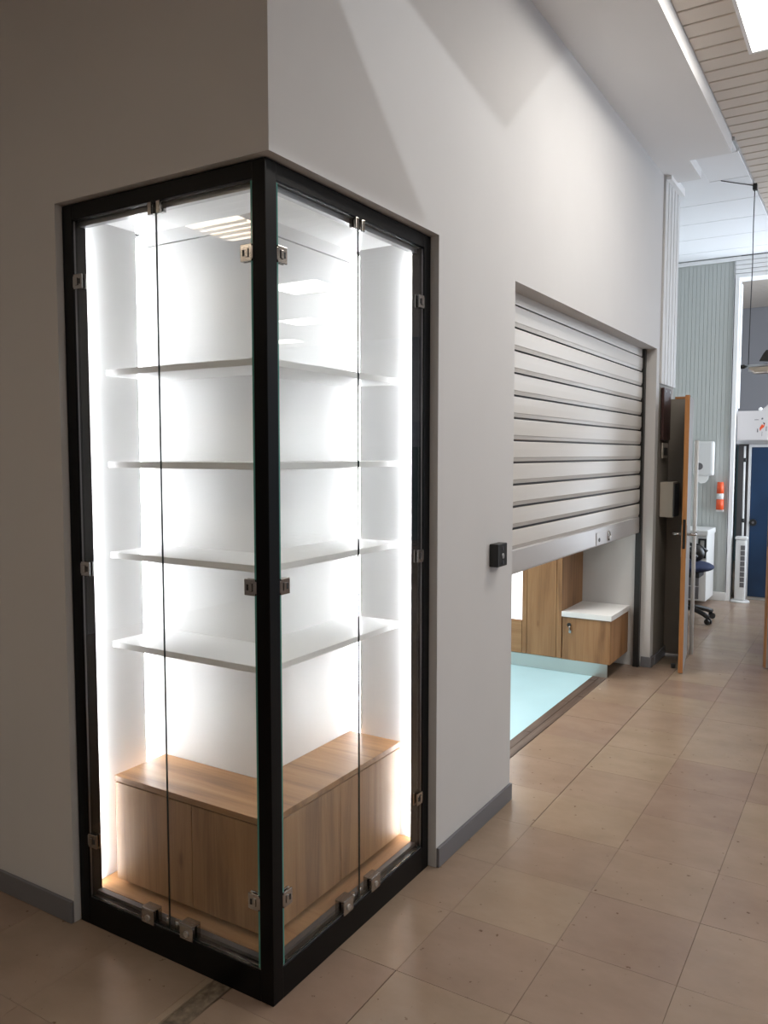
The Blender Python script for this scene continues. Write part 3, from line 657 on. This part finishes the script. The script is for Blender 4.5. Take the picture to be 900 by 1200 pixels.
# tower fan
tf = thing('tower_fan', 'white tower fan on a round foot in front of the blue locker', 'fan', (.205, 7.19, 0))
bm = bmesh.new(); cyl(bm, (.205, 7.19, 0), (.205, 7.19, .018), .095, .085, n=32); obj('foot', bm, 'wplastic', tf)
bm = bmesh.new(); box(bm, .155, .255, 7.145, 7.235, .018, .635, bev=.018); obj('body', bm, 'wplastic', tf)
bm = bmesh.new(); box(bm, .150, .262, 7.14, 7.24, .635, .668, bev=.012); obj('control_head', bm, 'wplastic', tf)
for k in range(8): bxo('grille', (.205, .245, 7.142, 7.1455, .155+.054*k, .202+.054*k), 'grille', tf, bev=.001)
# hanging luminaire with its cable
hl = thing('hanging_lamp', 'grey tubular lamp hung by a cable below the slatted ceiling', 'lamp', (.62, 4.963, 2.1))
bm = bmesh.new(); cyl(bm, (.447, 4.963, 2.150), (.95, 4.963, 2.162), .011, n=12); obj('tube_rail', bm, 'alu', hl)
bm = bmesh.new(); cyl(bm, (.447, 4.963, 2.150), (.475, 4.963, 2.151), .016, n=12); obj('end_cap', bm, 'blk', hl)
bm = bmesh.new(); prism(bm, [(.50, 2.142), (.95, 2.150), (.95, 2.095), (.53, 2.10)], 4.955, 4.995, axis=1); obj('reflector', bm, 'beigebox', hl)
bm = bmesh.new(); tube(bm, [(.50, 4.95, 2.118), (.53, 4.95, 2.112), (.545, 4.95, 2.098), (.60, 4.95, 2.098), (.95, 4.95, 2.106)], .008); obj('lower_bar', bm, 'alu', hl)
bm = bmesh.new(); tube(bm, [(.50, 4.963, 2.162), (.502, 4.963, 2.6), (.506, 4.963, 2.9), (.503, 4.963, 3.2), (.505, 4.963, 3.47)], .0035, 6); obj('cable', bm, 'darkgrey', hl)
bm = bmesh.new(); tube(bm, [(.505, 4.963, 3.462), (.42, 4.86, 3.462), (.31, 4.72, 3.462)], .003, 6); obj('cable', bm, 'darkgrey', hl)
bxo('ceiling_hook', (.492, .522, 4.94, 4.985, 3.43, 3.475), 'blk', hl, bev=.004)
bm = bmesh.new(); prism(bm, [(.575, 2.185), (.70, 2.175), (.72, 2.27), (.62, 2.262), (.60, 2.235)], 4.94, 4.985, axis=1); tag(obj('black_clamp', bm, 'blk', None, base=(.65, 4.963, 2.17)), 'black clamp sitting on the rail of the hanging lamp', 'clamp')

# added lamp and blocker plates, unseen above the corridor, shaping the wall wedges
sp = thing('added_wedge_spot', 'added black spotlight with two flat plates shaping light on the corridor wall', 'spotlight', (SPX+.05, SPY, SLZ))
bm = bmesh.new(); cyl(bm, (SPX+.20, SPY, SPZ+.03), (SPX+.012, SPY, SPZ-.004), .055, .06, n=20); obj('housing', bm, 'blk', sp)
bm = bmesh.new(); tube(bm, [(SPX+.12, SPY, SLZ-.001), (SPX+.12, SPY, SPZ+.07)], .010); obj('stem', bm, 'blk', sp)
ft = .2; fx = SPX-ft*(SPX-XW)
def flap(pts):
    bm = bmesh.new(); prism(bm, [(SPY+ft*(y-SPY), SPZ+ft*(z-SPZ)) for y, z in pts], fx, fx+.002, axis=0); return obj('wedge_blocker', bm, 'blk', sp)
flap([(-.03, 3.04), (1.45, 2.79), (2.35, 3.55), (2.35, 3.75), (-1.2, 3.75), (-1.2, 3.24)])
flap([(-.03, 3.04), (-1.2, 3.24), (-1.2, 2.27), (.80, 2.27)])
for y in (-.9, 2.2):
    bm = bmesh.new(); tube(bm, [(SPX+.02, SPY+(.05 if y > 1 else -.05), SPZ+.03), (fx+.001, SPY+ft*(y-SPY), SPZ+ft*(3.55-SPZ))], .004, 6); obj('blocker_arm', bm, 'blk', sp)
